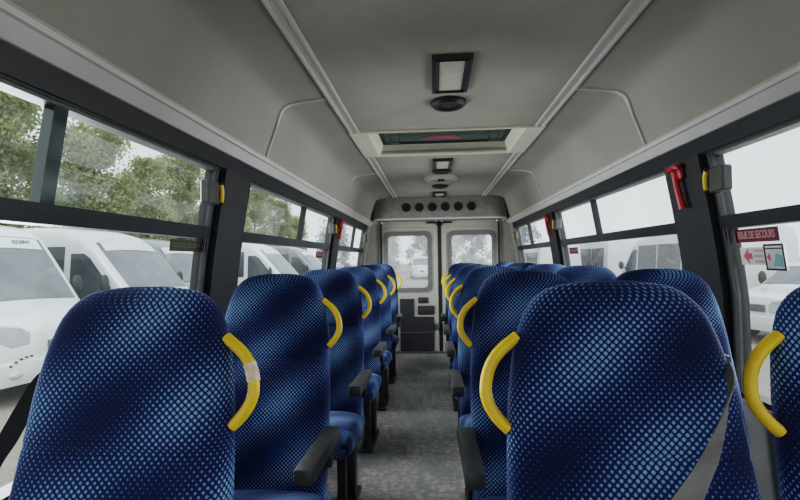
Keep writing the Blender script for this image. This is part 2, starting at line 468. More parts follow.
# rear wall around the doors
mb.box((-.87, YR+.03, .84), (.24, .06, 1.72)); mb.box((.87, YR+.03, .84), (.24, .06, 1.72)); mb.box((0, YR+.03, 1.84), (1.94, .06, .30))
tag(mb.build('wall_rear', M['door']), kind='structure')
WZ, WH, WHW = 1.165, .335, .255
for sg, n in ((-1, 1), (1, 2)):
    d = empty('door_%d' % n, (sg*.38, YR, 0)); tag(d, kind='structure')
    inv = Matrix.Translation(-d.location)
    def part(mbx, name, mat, par=d, sm=25):
        mbx.bm.transform(inv); return mbx.build(name, mat, par, sm)
    cx = sg*.41
    x0, x1 = (sg*.022, sg*.745)
    hw, cc = abs(x1-x0)/2, (x0+x1)/2
    # leaf with the window opening cut out
    outer = rrect(cc, .85, hw, .835, .04); inner = rrect(cx, WZ, WHW+.02, WH+.02, .06)
    mb = MB(); framed(mb, outer, inner, YR-.03, YR+.02); part(mb, 'door_leaf', M['door'])
    mb = MB(); framed(mb, rrect(cx, WZ, WHW+.055, WH+.055, .08), rrect(cx, WZ, WHW, WH, .05), YR-.045, YR+.01)
    part(mb, 'window_seal', M['rubber'])
    mb = MB(); mb.face([(x, YR-.005, z) for x, z in rrect(cx, WZ, WHW+.01, WH+.01, .05)]); part(mb, 'glass_pane', M['glassd'], sm=0)
    # raised rim pressed into the leaf above the window
    mb = MB(); mb.tube([(cx-sg*.30, YR-.03, 1.60), (cx+sg*.27, YR-.03, 1.60), (cx+sg*.32, YR-.03, 1.57)], .008, 6); part(mb, 'pressed_rib', M['door'])
    # dark trim: L-shaped pad and two pockets
    mb = MB()
    px = lambda v: sg*(.055+v) if False else sg*(.0+v)
    L = [(.085, .03), (.085, .46), (.34, .46), (.34, .69), (.52, .69), (.52, .03)]
    pts = [Vector((px(x), YR-.046, z)) for x, z in L]
    mb.prism(pts, 1, (0, .03, 0)); part(mb, 'trim_pad', M['doorpanel'], sm=0)
    mb = MB(); mb.box((px(.30), YR-.048, .262), (.42, .008, .006)); part(mb, 'trim_strip', M['rubber'])
    mb = MB(); mb.box((px(.185), YR-.04, .545), (.215, .03, .115), .02, 3); part(mb, 'pocket', M['doorpanel'])
    mb = MB(); mb.box((px(.22), YR-.04, .67), (.13, .02, .075), .01, 2); part(mb, 'inner_handle', M['doorpanel'])
    # hinge side: black gap and two hinge bolts
    mb = MB(); mb.box((sg*.752, YR-.032, 1.28), (.018, .01, .75)); part(mb, 'hinge_gap', M['vent'])
    for zz in (1.05, 1.13):
        mb = MB(); mb.disc((sg*.765, YR-.045, zz), .022, .02, 12, 'y'); part(mb, 'hinge_bolt', M['vent'])
    mb = MB(); mb.box((sg*.045, YR-.04, .335), (.05, .05, .075), .008, 2); part(mb, 'lock_catch', M['alu'])
    mb = MB(); mb.box((sg*.09, YR-.05, 1.662), (.15, .03, .022), .004, 1); mb.box((sg*.03, YR-.055, 1.652), (.02, .03, .05), .004, 1); part(mb, 'top_latch', M['black'])
mb = MB(); mb.box((0, YR-.012, .84), (.046, .05, 1.70)); tag(mb.build('trim_door_seal', M['vent']), kind='structure')
mb = MB(); mb.box((0, YR-.045, .01), (1.5, .10, .02), .005, 1); tag(mb.build('trim_threshold', M['alu']), kind='structure')

# grey ventilation box above the doors
BY = 5.52
mb = MB()
hwB = .83; rB = .2
loop = [(-hwB, YR)]
for i in range(9):
    a = PI+PI/2*i/8; loop.append((-hwB+rB+rB*math.cos(a), BY+rB+rB*math.sin(a)))
for i in range(9):
    a = 3*PI/2+PI/2*i/8; loop.append((hwB-rB+rB*math.cos(a), BY+rB+rB*math.sin(a)))
loop.append((hwB, YR))
zz = [1.685, 1.70, 1.93, 1.955]; ins = [.02, 0, 0, .012]
rows = []
for z, i_ in zip(zz, ins):
    rows.append([(x*(1-i_), y+i_*(1 if y < YR-.01 else 0), z) for x, y in loop])
vv = mb.grid(rows); mb.cap(vv[0]); mb.cap(vv[-1], True)
vb = empty('ventilation_box', (0, BY, 1.685))
inv = Matrix.Translation((0, -BY, -1.685))
mb.bm.transform(inv); mb.build('housing', M['bulk'], vb, 40)
tag(vb, 'grey padded box with six round air vents above the rear doors', 'air vent box')
mb = MB(); mb.tube([(x*.985, y+.005-BY, .0) for x, y in loop], .012, 8); mb.build('lower_trim', M['cornice'], vb)
for i in range(6):
    x = -.395+.155*i
    mb = MB(); mb.ring((x, -.010, .135), .040, .054, .014, 24, 'y'); r_ = mb.build('air_nozzle', M['ventrim'], vb)
    mb = MB(); mb.disc((x, -.004, .135), .042, .006, 20, 'y')
    for q in (-.018, 0, .018): mb.box((x, -.006, .135+q), (.07, .006, .004))
    mb.build('nozzle_grille', M['vent'], r_)

# ------------------------------------------------------------------ ceiling fittings
h = empty('roof_hatch', (0, (HY0+HY1)/2, CZ-.03)); tag(h, 'cream framed emergency roof hatch with tinted glass in the ceiling', 'roof hatch')
inv = Matrix.Translation(-h.location)
def hp(mbx, name, mat, par=h, sm=25):
    mbx.bm.transform(inv); return mbx.build(name, mat, par, sm)
OY0, OY1, OX = 2.64, 3.27, .565
IZ = 2.012
def hloop(x, y0, y1, z): return [(-x, y0, z), (x, y0, z), (x, y1, z), (-x, y1, z)]
mb = MB(); rows = [hloop(OX, OY0, OY1, CZ), hloop(OX, OY0, OY1, CZ-.010), hloop(OX-.006, OY0+.004, OY1-.006, CZ-.016), hloop(HX, OY0+.010, OY1-.022, CZ-.016),
                     hloop(HX-.012, OY0+.016, OY1-.028, CZ-.008)]
mb.grid(rows, close_v=True); hp(mb, 'frame', M['cream'])
mb = MB(); rows = [hloop(HX-.012, OY0+.016, OY1-.028, CZ-.008), hloop(HX-.03, HY0+.02, HY1-.0, IZ)]
mb.grid(rows, close_v=True); w_ = hp(mb, 'recess_wall', M['cream'])
for x in (-.3, 0, .3):
    mb = MB(); mb.disc((x, HY1+.012, 2.02), .012, -.008, 12, 'y'); hp(mb, 'screw', M['alu'], w_)
mb = MB(); rows = [hloop(HX-.03, HY0+.02, HY1, IZ), hloop(HX-.055, HY0+.045, HY1-.022, IZ), hloop(HX-.055, HY0+.045, HY1-.022, IZ+.01)]
mb.grid(rows, close_v=True); hp(mb, 'gasket', M['black'])
mb = MB(); mb.face(hloop(HX-.04, HY0+.03, HY1-.01, IZ+.008)); g_ = hp(mb, 'tinted_pane', M['glasshatch'], sm=0)
for sg in (-1, 1):
    mb = MB(); mb.tube([(sg*.36, HY1-.18, IZ), (sg*.36, HY1-.18, IZ-.03), (sg*.30, HY1-.15, IZ-.03), (sg*.30, HY1-.15, IZ)], .008, 8); hp(mb, 'release_lever', M['alu'])
for i in range(3):
    mb = MB(); mb.box((-.02+.01*i, HY1-.13-.03*i, IZ-.001), (.26-.05*i, .012, .002)); hp(mb, 'red_notice', M['reddish'], g_)

def clamp_light(y, w, l, label):
    r = empty('ceiling_light', (0, y, CZ)); tag(r, label, 'ceiling light', 'ceiling lamps down the middle')
    mb = MB()
    o = [(-w/2, -l/2), (w/2, -l/2), (w/2, l/2), (-w/2, l/2)]
    def lp(k, dz, k2=None): return [(x*k, y_*(k2 or k), dz) for x, y_ in o]
    f = 1-.036/w; f2 = 1-.036/l
    mb.grid([lp(1, 0), lp(.98, -.018), lp(f, -.022, f2), lp(f-.01, -.008, f2-.01)], close_v=True); mb.build('frame', M['black'], r, 20)
    mb = MB(); mb.box((0, 0, -.008), (w*f, l*f2, .006)); ln = mb.build('lamp_lens', M['lamp'], r)
    mb = MB()
    for sx in (-1, 1): mb.box((sx*w*f*.42, 0, -.013), (.004, l*f2, .006))
    mb.build('lens_clip', M['black'], ln)
    return r
clamp_light(1.86, .155, .36, 'black framed rectangular ceiling lamp nearest the camera, before the roof hatch')
clamp_light(3.62, .155, .36, 'black framed rectangular ceiling lamp just behind the roof hatch')
clamp_light(5.30, .155, .34, 'black framed rectangular ceiling lamp in front of the rear vent box')
def speaker(y, label):
    r = empty('ceiling_speaker', (0, y, CZ)); tag(r, label, 'speaker', 'round ceiling speakers')
    mb = MB(); rows = []
    for rr, z in ((.086, 0), (.084, -.014), (.070, -.026), (.052, -.024), (.05, -.014)):
        rows.append([(rr*math.cos(2*PI*k/32), rr*math.sin(2*PI*k/32), z) for k in range(32)])
    mb.grid(rows, close_v=True); mb.build('speaker_ring', M['black'], r)
    mb = MB(); mb.disc((0, 0, -.012), .052, -.010, 24, 'z', r2=.02); mb.build('speaker_grille', M['speaker'], r)
speaker(2.20, 'round black ceiling speaker between the nearest lamp and the hatch')
speaker(3.90, 'round black ceiling speaker between the lamp behind the hatch and the white ventilator')
speaker(4.72, 'round black ceiling speaker beyond the white ventilator ring')
r = empty('roof_ventilator', (0, 4.25, CZ)); tag(r, 'white round roof ventilator ring with black centre behind the hatch', 'ventilator')
mb = MB(); rows = []
for rr, z in ((.165, 0), (.162, -.015), (.14, -.03), (.115, -.034), (.11, -.02)):
    rows.append([(rr*math.cos(2*PI*k/36), rr*math.sin(2*PI*k/36), z) for k in range(36)])
mb.grid(rows, close_v=True); mb.build('ventilator_ring', M['cornice'], r)
mb = MB(); mb.disc((0, 0, -.008), .112, -.006, 30); mb.build('ventilator_mesh', M['vent'], r)
mb = MB(); mb.disc((0, 0, -.012), .045, -.022, 20, r2=.035)
mb.build('ventilator_knob', M['black'], r)
for k in range(3):
    a = PI/2+2*PI*k/3
    mb = MB(); mb.box((.078*math.cos(a), .078*math.sin(a), -.02), (.08, .022, .01), .002, 1, Matrix.Rotation(a, 3, 'Z')) if False else mb.tube([(.04*math.cos(a), .04*math.sin(a), -.022), (.12*math.cos(a), .12*math.sin(a), -.026)], .011, 8)
    mb.build('ventilator_spoke', M['cornice'], r)

# ------------------------------------------------------------------ seats
SW = .218
BT = 1.152                                   # top of the backrest
TAPER = [(0, .04), (.004, .086), (.012, .117), (.022, .135), (.035, .150), (.06, .167), (.09, .180), (.13, .191), (.20, .203), (.30, .211), (.42, .216), (.60, .218), (.76, .214)]
def taper(t):
    for (a, wa), (b, wb) in zip(TAPER, TAPER[1:]):
        if t <= b: return .975*(wa+(wb-wa)*(t-a)/(b-a))
    return .975*TAPER[-1][1]
REC = .20
def back_mesh():
    mb = MB(); bm = mb.bm; uvl = bm.loops.layers.uv.new('UVMap')
    ts = [0, .002, .006, .012, .02, .03, .042, .06, .08, .105, .135, .17, .21, .25, .272, .284, .290, .296, .302, .308, .32, .345, .39, .44, .5, .56, .62, .68, .72, .745, .757]
    n = 44; rows = []; uvs = []
    for t in ts:
        z = BT-t; w = taper(t)
        dep = .044*min(1, (max(t, .001)/.05))**.5
        if t > .3: dep += .008*min(1, (t-.3)/.1)
        if t > .74: dep *= .8
        groove = .007*math.exp(-((t-.296)/.006)**2)
        yc = -(BT-z)*REC*(-1)*-1   # leans back: lower = nearer the front
        yc = -t*REC
        row = []; ur = []
        for k in range(n):
            a = 2*PI*k/n
            ca, sa = math.cos(a), math.sin(a)
            e = 2/3.6
            x = w*math.copysign(abs(ca)**e, ca); y = dep*math.copysign(abs(sa)**(2/2.6), sa)
            if y < 0:  # front face: headrest pad and lumbar swell, dished in the middle
                fx = 1-abs(x/w)
                y += groove*(.4+.6*min(1, fx*4))
                y += .010*math.cos(x/w*PI/2)*(1 if t > .3 else .4)
                y -= .012*math.exp(-((t-.52)/.12)**2)
            row.append((x, yc+y, z)); ur.append(a)
        rows.append(row)
    vv = mb.grid(rows, close_v=True)
    mb.cap(vv[0], True); mb.cap(vv[-1])
    for f in bm.faces:
        cxm = sum(v.co.x for v in f.verts)/len(f.verts); 
        for lp in f.loops:
            p = lp.vert.co
            loc_y = p.y+(BT-p.z)*REC
            wv = taper(BT-p.z)
            ext = max(0, loc_y+.03) * (1 if cxm > 0 else -1)
            lp[uvl].uv = (p.x+ext, p.z*1.02)
    return mb.mesh('backrest', M['fabric'], 60)
def cushion_mesh():
    mb = MB(); bm = mb.bm; uvl = bm.loops.layers.uv.new('UVMap')
    # rounded cushion swept front to back: y from -.50 (front) to -.10
    ys = [-.512, -.508, -.498, -.48, -.455, -.42, -.36, -.30, -.22, -.15, -.11, -.10]
    tp = [.405, .428, .448, .462, .470, .473, .470, .460, .445, .432, .424, .41]
    bt = [.375, .345, .325, .312, .305, .30, .30, .30, .30, .30, .302, .31]
    n = 36; rows = []
    for y, a_, b_ in zip(ys, tp, bt):
        row = []
        hw = .214-(.012 if y < -.5 else 0)
        for k in range(n):
            a = 2*PI*k/n; ca, sa = math.cos(a), math.sin(a)
            x = hw*math.copysign(abs(ca)**.5, ca); z = (a_+b_)/2+(a_-b_)/2*math.copysign(abs(sa)**.62, sa)
            row.append((x, y, z))
        rows.append(row)
    vv = mb.grid(rows, close_v=True); mb.cap(vv[0], True); mb.cap(vv[-1])
    for f in bm.faces:
        for lp in f.loops:
            p = lp.vert.co
            lp[uvl].uv = (p.x+(max(0, .5-p.z) if p.x > 0 else -max(0, .5-p.z))*(1 if abs(p.x) > .19 else 0), p.y*1.0 - max(0, .5-p.z)*.9*(1 if p.y < -.47 else 0)+.37)
    return mb.mesh('seat_cushion', M['fabric'], 60)
ME = {}
ME['back'] = back_mesh(); ME['cush'] = cushion_mesh()
def handle_mesh(sg):
    """D-shaped grab handle on the side of the backrest; sg = side it bulges to"""
    mb = MB(); pts = []; rad = []
    z0, z1 = .892, 1.052
    n = 18
    for i in range(n+1):
        q = i/n; z = z0+(z1-z0)*q
        bulge = .045*(1-abs(2*q-1)**2.3)
        x0 = taper(BT-z)-.002
        pts.append((sg*(x0+bulge), -(BT-z)*REC-.004, z))
        rad.append(.0108+.002*abs(2*q-1))
    mb.tube(pts, rad, 12, ry=.0112, up=(0, 1, 0))
    return mb.mesh('grab_handle', M['yellow'], 50)
ME['hanR'] = handle_mesh(1); ME['hanL'] = handle_mesh(-1)
def arm_mesh(sg):
    mb = MB()
    x = sg*(SW+.014)
    rot = Matrix.Rotation(math.radians(-2), 3, 'X')
    mb.box((x, -.325, .622), (.054, .36, .046), .008, 2, rot)
    mb.box((x, -.16, .605), (.03, .09, .05), .01, 2)
    mb.tube([(sg*(SW-.02), -.135, .60), (x, -.135, .60)], .018, 10)
    return mb.mesh('armrest', M['armpad'], 40)
ME['armR'] = arm_mesh(1); ME['armL'] = arm_mesh(-1)
def frame_mesh():
    mb = MB()
    for sx in (-1, 1): mb.box((sx*.17, -.29, .338), (.03, .40, .028), .004, 1)
    mb.box((0, -.47, .338), (.36, .03, .03), .004, 1); mb.box((0, -.13, .338), (.36, .03, .03), .004, 1)
    return mb.mesh('seat_frame', M['black'], 30)
ME['frame'] = frame_mesh()
def leg_mesh(sx):
    mb = MB()
    x = sx*.155
    mb.box((x, -.20, .165), (.055, .075, .33), .008, 2)
    mb.box((x, -.27, .012), (.07, .36, .024), .005, 1)
    mb.box((x, -.42, .165), (.04, .04, .32), .006, 1)
    return mb.mesh('leg', M['black'], 30)
ME['legR'] = leg_mesh(1); ME['legL'] = leg_mesh(-1)
def buckle_mesh(sg):
    mb = MB(); mb.box((sg*(SW-.0), -.135, .535), (.022, .035, .075), .005, 2); return mb.mesh('buckle', M['black'], 30)
def button_mesh(sg):
    mb = MB(); mb.box((sg*(SW-.0), -.138, .578), (.020, .036, .030), .004, 2); return mb.mesh('buckle_button', M['buckle'], 30)
for s_, k in ((1, 'R'), (-1, 'L')): ME['buc'+k] = buckle_mesh(s_); ME['but'+k] = button_mesh(s_)

def ob(name, me, parent):
    o = D.objects.new(name, me); COL.objects.link(o); o.parent = parent; return o
def make_seat(side, handle, arm):
    r = empty('bus_seat')
    ob('backrest', ME['back'], r); ob('seat_cushion', ME['cush'], r)
    f = ob('seat_frame', ME['frame'], r)
    ob('leg', ME['legR'], r); ob('leg', ME['legL'], r)
    if handle: ob('grab_handle', ME['han'+side], r)
    if arm: ob('armrest', ME['arm'+side], r)
    b = ob('belt_buckle', ME['buc'+side], r); q = ob('buckle_button', ME['but'+side], b); q['label'] = 'faded red release button'
    return r
ROW0, PITCH = .90, .80
NR = 6
ordn = ['first', 'second', 'third', 'fourth', 'fifth', 'sixth']
seats = {}
def spread(proto, x, tagf, key, nr=NR):
    for i in range(nr):
        o = proto if i == 0 else copy_tree(proto)
        o.location = (x, ROW0+PITCH*i, 0)
        tag(o, tagf(i), 'bus seat', 'blue dotted bus seats')
        seats[key, i] = o
XL, XA, XW = -.668, .246, .708
lab_l = ['blue dotted single seat by the left windows, nearest the camera, taped yellow handle',
         'second blue dotted single seat along the left windows, armrest reaching towards the camera',
         'third blue dotted single seat from the camera along the left windows',
         'fourth blue dotted single seat from the camera along the left windows',
         'fifth blue dotted single seat from the camera along the left windows',
         'rearmost blue dotted single seat along the left windows, nearest the back doors']
lab_a = ['large blue dotted seat right of the aisle, nearest the camera, grey belt hanging across',
         'second blue dotted seat from the camera right along the aisle\'s right edge',
         'third blue dotted seat from the camera along the aisle\'s right edge',
         'fourth blue dotted seat from the camera along the aisle\'s right edge',
         'fifth blue dotted seat from the camera along the aisle\'s right edge',
         'rearmost blue dotted seat along the aisle\'s right edge, nearest the back doors']
lab_w = ['blue dotted seat cut off by the right picture edge, beside the right window',
         'second blue dotted seat from the camera beside the right windows, behind the grey belt',
         'third blue dotted seat from the camera beside the right windows',
         'fourth blue dotted seat from the camera beside the right windows',
         'fifth blue dotted seat from the camera beside the right windows',
         'rearmost blue dotted seat beside the right windows, nearest the back doors']
spread(make_seat('R', True, True), XL, lambda i: lab_l[i], 'L')
spread(make_seat('L', True, True), XA, lambda i: lab_a[i].replace('right along', 'along'), 'A')
spread(make_seat('L', True, False), XW, lambda i: lab_w[i], 'W')
# belts of the front row
def strap(pts, width, dirs, name, mat, parent, th=.0012):
    """flat webbing through pts (local); dirs gives the across direction at each point"""
    mb = MB()
    P = [Vector(p) for p in pts]; rows = []
    # smooth the path
    def cr(a, b, c, d, t): return .5*((2*b)+(c-a)*t+(2*a-5*b+4*c-d)*t*t+(3*b-a-3*c+d)*t**3)
    for i in range(len(P)-1):
        for j in range(6):
            t = j/6
            p = cr(P[max(i-1, 0)], P[i], P[i+1], P[min(i+2, len(P)-1)], t)
            d = Vector(dirs[i]).lerp(Vector(dirs[i+1]), t).normalized(); rows.append((p, d))
    rows.append((P[-1], Vector(dirs[-1]).normalized()))
    g1 = []
    for i, (p, d) in enumerate(rows):
        tg = (rows[min(i+1, len(rows)-1)][0]-rows[max(i-1, 0)][0]).normalized()
        nn = tg.cross(d).normalized()*th
        g1.append([p+d*width/2+nn, p-d*width/2+nn, p-d*width/2-nn, p+d*width/2-nn])
    vv = mb.grid(g1, close_v=True); mb.cap(vv[0], True); mb.cap(vv[-1])
    return mb.build(name, mat, parent, 30)
s = seats['A', 0]
strap([(.196, .05, .99), (.192, -.01, 1.012), (.168, -.075, .992), (.122, -.140, .962), (.050, -.220, .915), (-.030, -.30, .88), (-.105, -.35, .78), (-.135, -.38, .62)],
      .056, [(.0, 1, 0), (.1, 1, .0), (.25, .9, .1), (.55, .7, .2), (.9, .4, .3), (1, .1, .3), (1, 0, .3), (1, 0, .2)], 'seat_belt', M['beltgrey'], s)
mb = MB(); mb.box((.188, -.012, 1.005), (.018, .05, .03), .006, 2); o = mb.build('belt_guide', M['black'], s)
s = seats['L', 0]
b_ = strap([(-.17, .07, 1.0), (-.205, .04, .995), (-.218, .0, .972), (-.232, -.03, .92), (-.246, -.06, .86), (-.258, -.10, .79), (-.26, -.15, .60)],
      .036, [(.2, 1, 0), (.4, .9, 0), (.7, .7, 0), (.8, .6, 0), (.8, .6, 0), (.7, .7, 0), (.6, .8, 0)], 'seat_belt', M['beltblack'], s)
mb = MB(); mb.tube([(-.262, -.125, .79), (-.250, -.125, .83), (-.232, -.125, .825), (-.226, -.125, .785)], .005, 8); mb.box((-.244, -.12, .785), (.045, .014, .03), .004, 2)
o = mb.build('belt_tongue', M['steel'], b_); o['label'] = 'bright steel belt tongue'
# worn tape patch on the front left handle
mb = MB(); pts = []
for i in range(5):
    q = .50+.2*i/4; z = .892+.160*q; bu = .045*(1-abs(2*q-1)**2.3)
    pts.append((taper(BT-z)-.002+bu, -(BT-z)*REC-.004, z))
mb.tube(pts, .0125, 12, up=(0, 1, 0))
hnd = [c for c in s.children if c.name.startswith('grab_handle')][0]
o = mb.build('tape_patch', M['tape'], hnd); o['label'] = 'torn pale tape wrapped round the handle'

# ------------------------------------------------------------------ hammers and stickers
def hammer(sg, y, label):
    z = 1.475; x = sg*(W(z)-.022)
    r = empty('emergency_hammer', (x, y, z)); tag(r, label, 'emergency hammer', 'red emergency hammers on the pillars')
    tilt = Matrix.Rotation(sg*math.radians(-9), 4, 'Y')@Matrix.Rotation(math.radians(-4), 4, 'X')
    def p(mbx, n, par=r): mbx.bm.transform(tilt); return mbx.build(n, M['red'], par)
    mb = MB(); mb.box((-sg*.012, 0, .05), (.022, .066, .055), .01, 2); p(mb, 'bracket')
    mb = MB(); mb.tube([(-sg*.022, 0, .06), (-sg*.026, .0, .0), (-sg*.022, .0, -.09)], [.014, .012, .015], 10); p(mb, 'hammer_handle')
    mb = MB(); mb.tube([(-sg*.026, -.042, .065), (-sg*.026, -.03, .075), (-sg*.026, .03, .075), (-sg*.026, .042, .065)], [.006, .013, .013, .006], 10); p(mb, 'hammer_head')
hammer(1, 1.90, 'red emergency hammer on the dark pillar right of the front right seats')
hammer(1, 4.00, 'red emergency hammer on the far right pillar between the rear windows')
hammer(-1, 4.00, 'red emergency hammer on the far left pillar between the rear windows')

def sticker_frame(sg, y, z, off=.020):
    """matrix whose local +X runs as read from inside, +Y up along the glass, +Z into the bus"""
    x = sg*(W(z)+off); dz = .02
    up = Vector((sg*(W(z+dz)-W(z-dz)), 0, 2*dz)).normalized()
    right = Vector((0, -1, 0)) if sg > 0 else Vector((0, 1, 0))
    nrm = right.cross(up)
    m = Matrix((right, up, nrm)).transposed().to_4x4(); m.translation = (x, y, z); return m
def sticker(name, sg, y, z, label):
    r = D.objects.new(name, None); COL.objects.link(r); r.empty_display_size = .05
    r.matrix_world = sticker_frame(sg, y, z); tag(r, label, 'sign'); return r
T = Matrix.Translation
# ISSUE DE SECOURS, right front window
r = sticker('exit_sign', 1, 1.615, 1.262, 'dark red ISSUE DE SECOURS strip on the right front window')
mb = MB(); mb.box((0, 0, 0), (.205, .046, .001)); mb.build('sign_plate', M['signred'], r, 0)
text('sign_text', 'ISSUE DE SECOURS', .036, M['signpink'], r, T((0, .001, .0012))@Matrix.Diagonal((.58, 1, 1, 1)), bold=.0006)
r = sticker('instruction_sticker', 1, 1.645, 1.192, 'clear sticker with red arrow and pink lines below the exit strip')
mb = MB(); mb.box((0, 0, 0), (.12, .06, .0008)); mb.build('sticker_sheet', M['signwhite'], r, 0)
mb = MB(); mb.face([(-.045, 0, .001), (-.018, -.028, .001), (-.018, .028, .001)]); mb.face([(-.018, -.010, .001), (.0, -.010, .001), (.0, .010, .001), (-.018, .010, .001)]) ; mb.build('arrow', M['reddish'], r, 0)
for q in (-.018, 0, .018):
    mb = MB(); mb.box((.03, q, .001), (.045, .006, .0006)); mb.build('text_line', M['signpink'], r, 0)
r = sticker('pictogram_sticker', 1, 1.545, 1.188, 'black framed pictogram sticker below the exit strip')
mb = MB(); mb.box((0, 0, 0), (.085, .085, .0008)); mb.build('sticker_sheet', M['signwhite'], r, 0)
mb = MB()
for (cx_, cy_, w_, h_) in ((0, .040, .085, .006), (0, -.040, .085, .006), (-.040, 0, .006, .085), (.040, 0, .006, .085), (0, .028, .08, .004)): mb.box((cx_, cy_, .001), (w_, h_, .001))
mb.build('border', M['signblack'], r, 0)
mb = MB(); mb.face([(-.01, -.03, .001), (.034, -.03, .001), (.032, .005, .001), (.008, .015, .001)]); mb.build('drawing', M['signteal'], r, 0)
mb = MB(); mb.face([(-.034, .0, .001), (-.018, -.016, .001), (-.018, .016, .001)]); mb.build('arrow', M['reddish'], r, 0)
# left front window, right middle and left middle windows
r = sticker('exit_sign', -1, 1.635, 1.262, 'small dark exit notice on the left front window under the rail')
mb = MB(); mb.box((0, 0, 0), (.22, .042, .001)); mb.build('sign_plate', M['signdark'], r, 0)
text('sign_text', 'ISSUE DE SECOURS', .024, M['signtan'], r, T((0, .001, .0012)))
r = sticker('exit_sign', -1, 3.62, 1.245, 'small red exit notice on the left middle window')
mb = MB(); mb.box((0, 0, 0), (.22, .05, .001)); mb.build('sign_plate', M['signred'], r, 0)
text('sign_text', 'ISSUE DE SECOURS', .024, M['signpink'], r, T((0, .001, .0012)))
r = sticker('exit_sign', 1, 3.62, 1.245, 'small red exit notice on the right middle window')
mb = MB(); mb.box((0, 0, 0), (.22, .05, .001)); mb.build('sign_plate', M['signred'], r, 0)
text('sign_text', 'ISSUE DE SECOURS', .024, M['signpink'], r, T((0, .001, .0012)))

# ------------------------------------------------------------------ outside
GZ = -.78
mb = MB(); mb.box((0, 30, GZ-.05), (300, 300, .1)); tag(mb.build('ground', M['ground']), kind='structure')

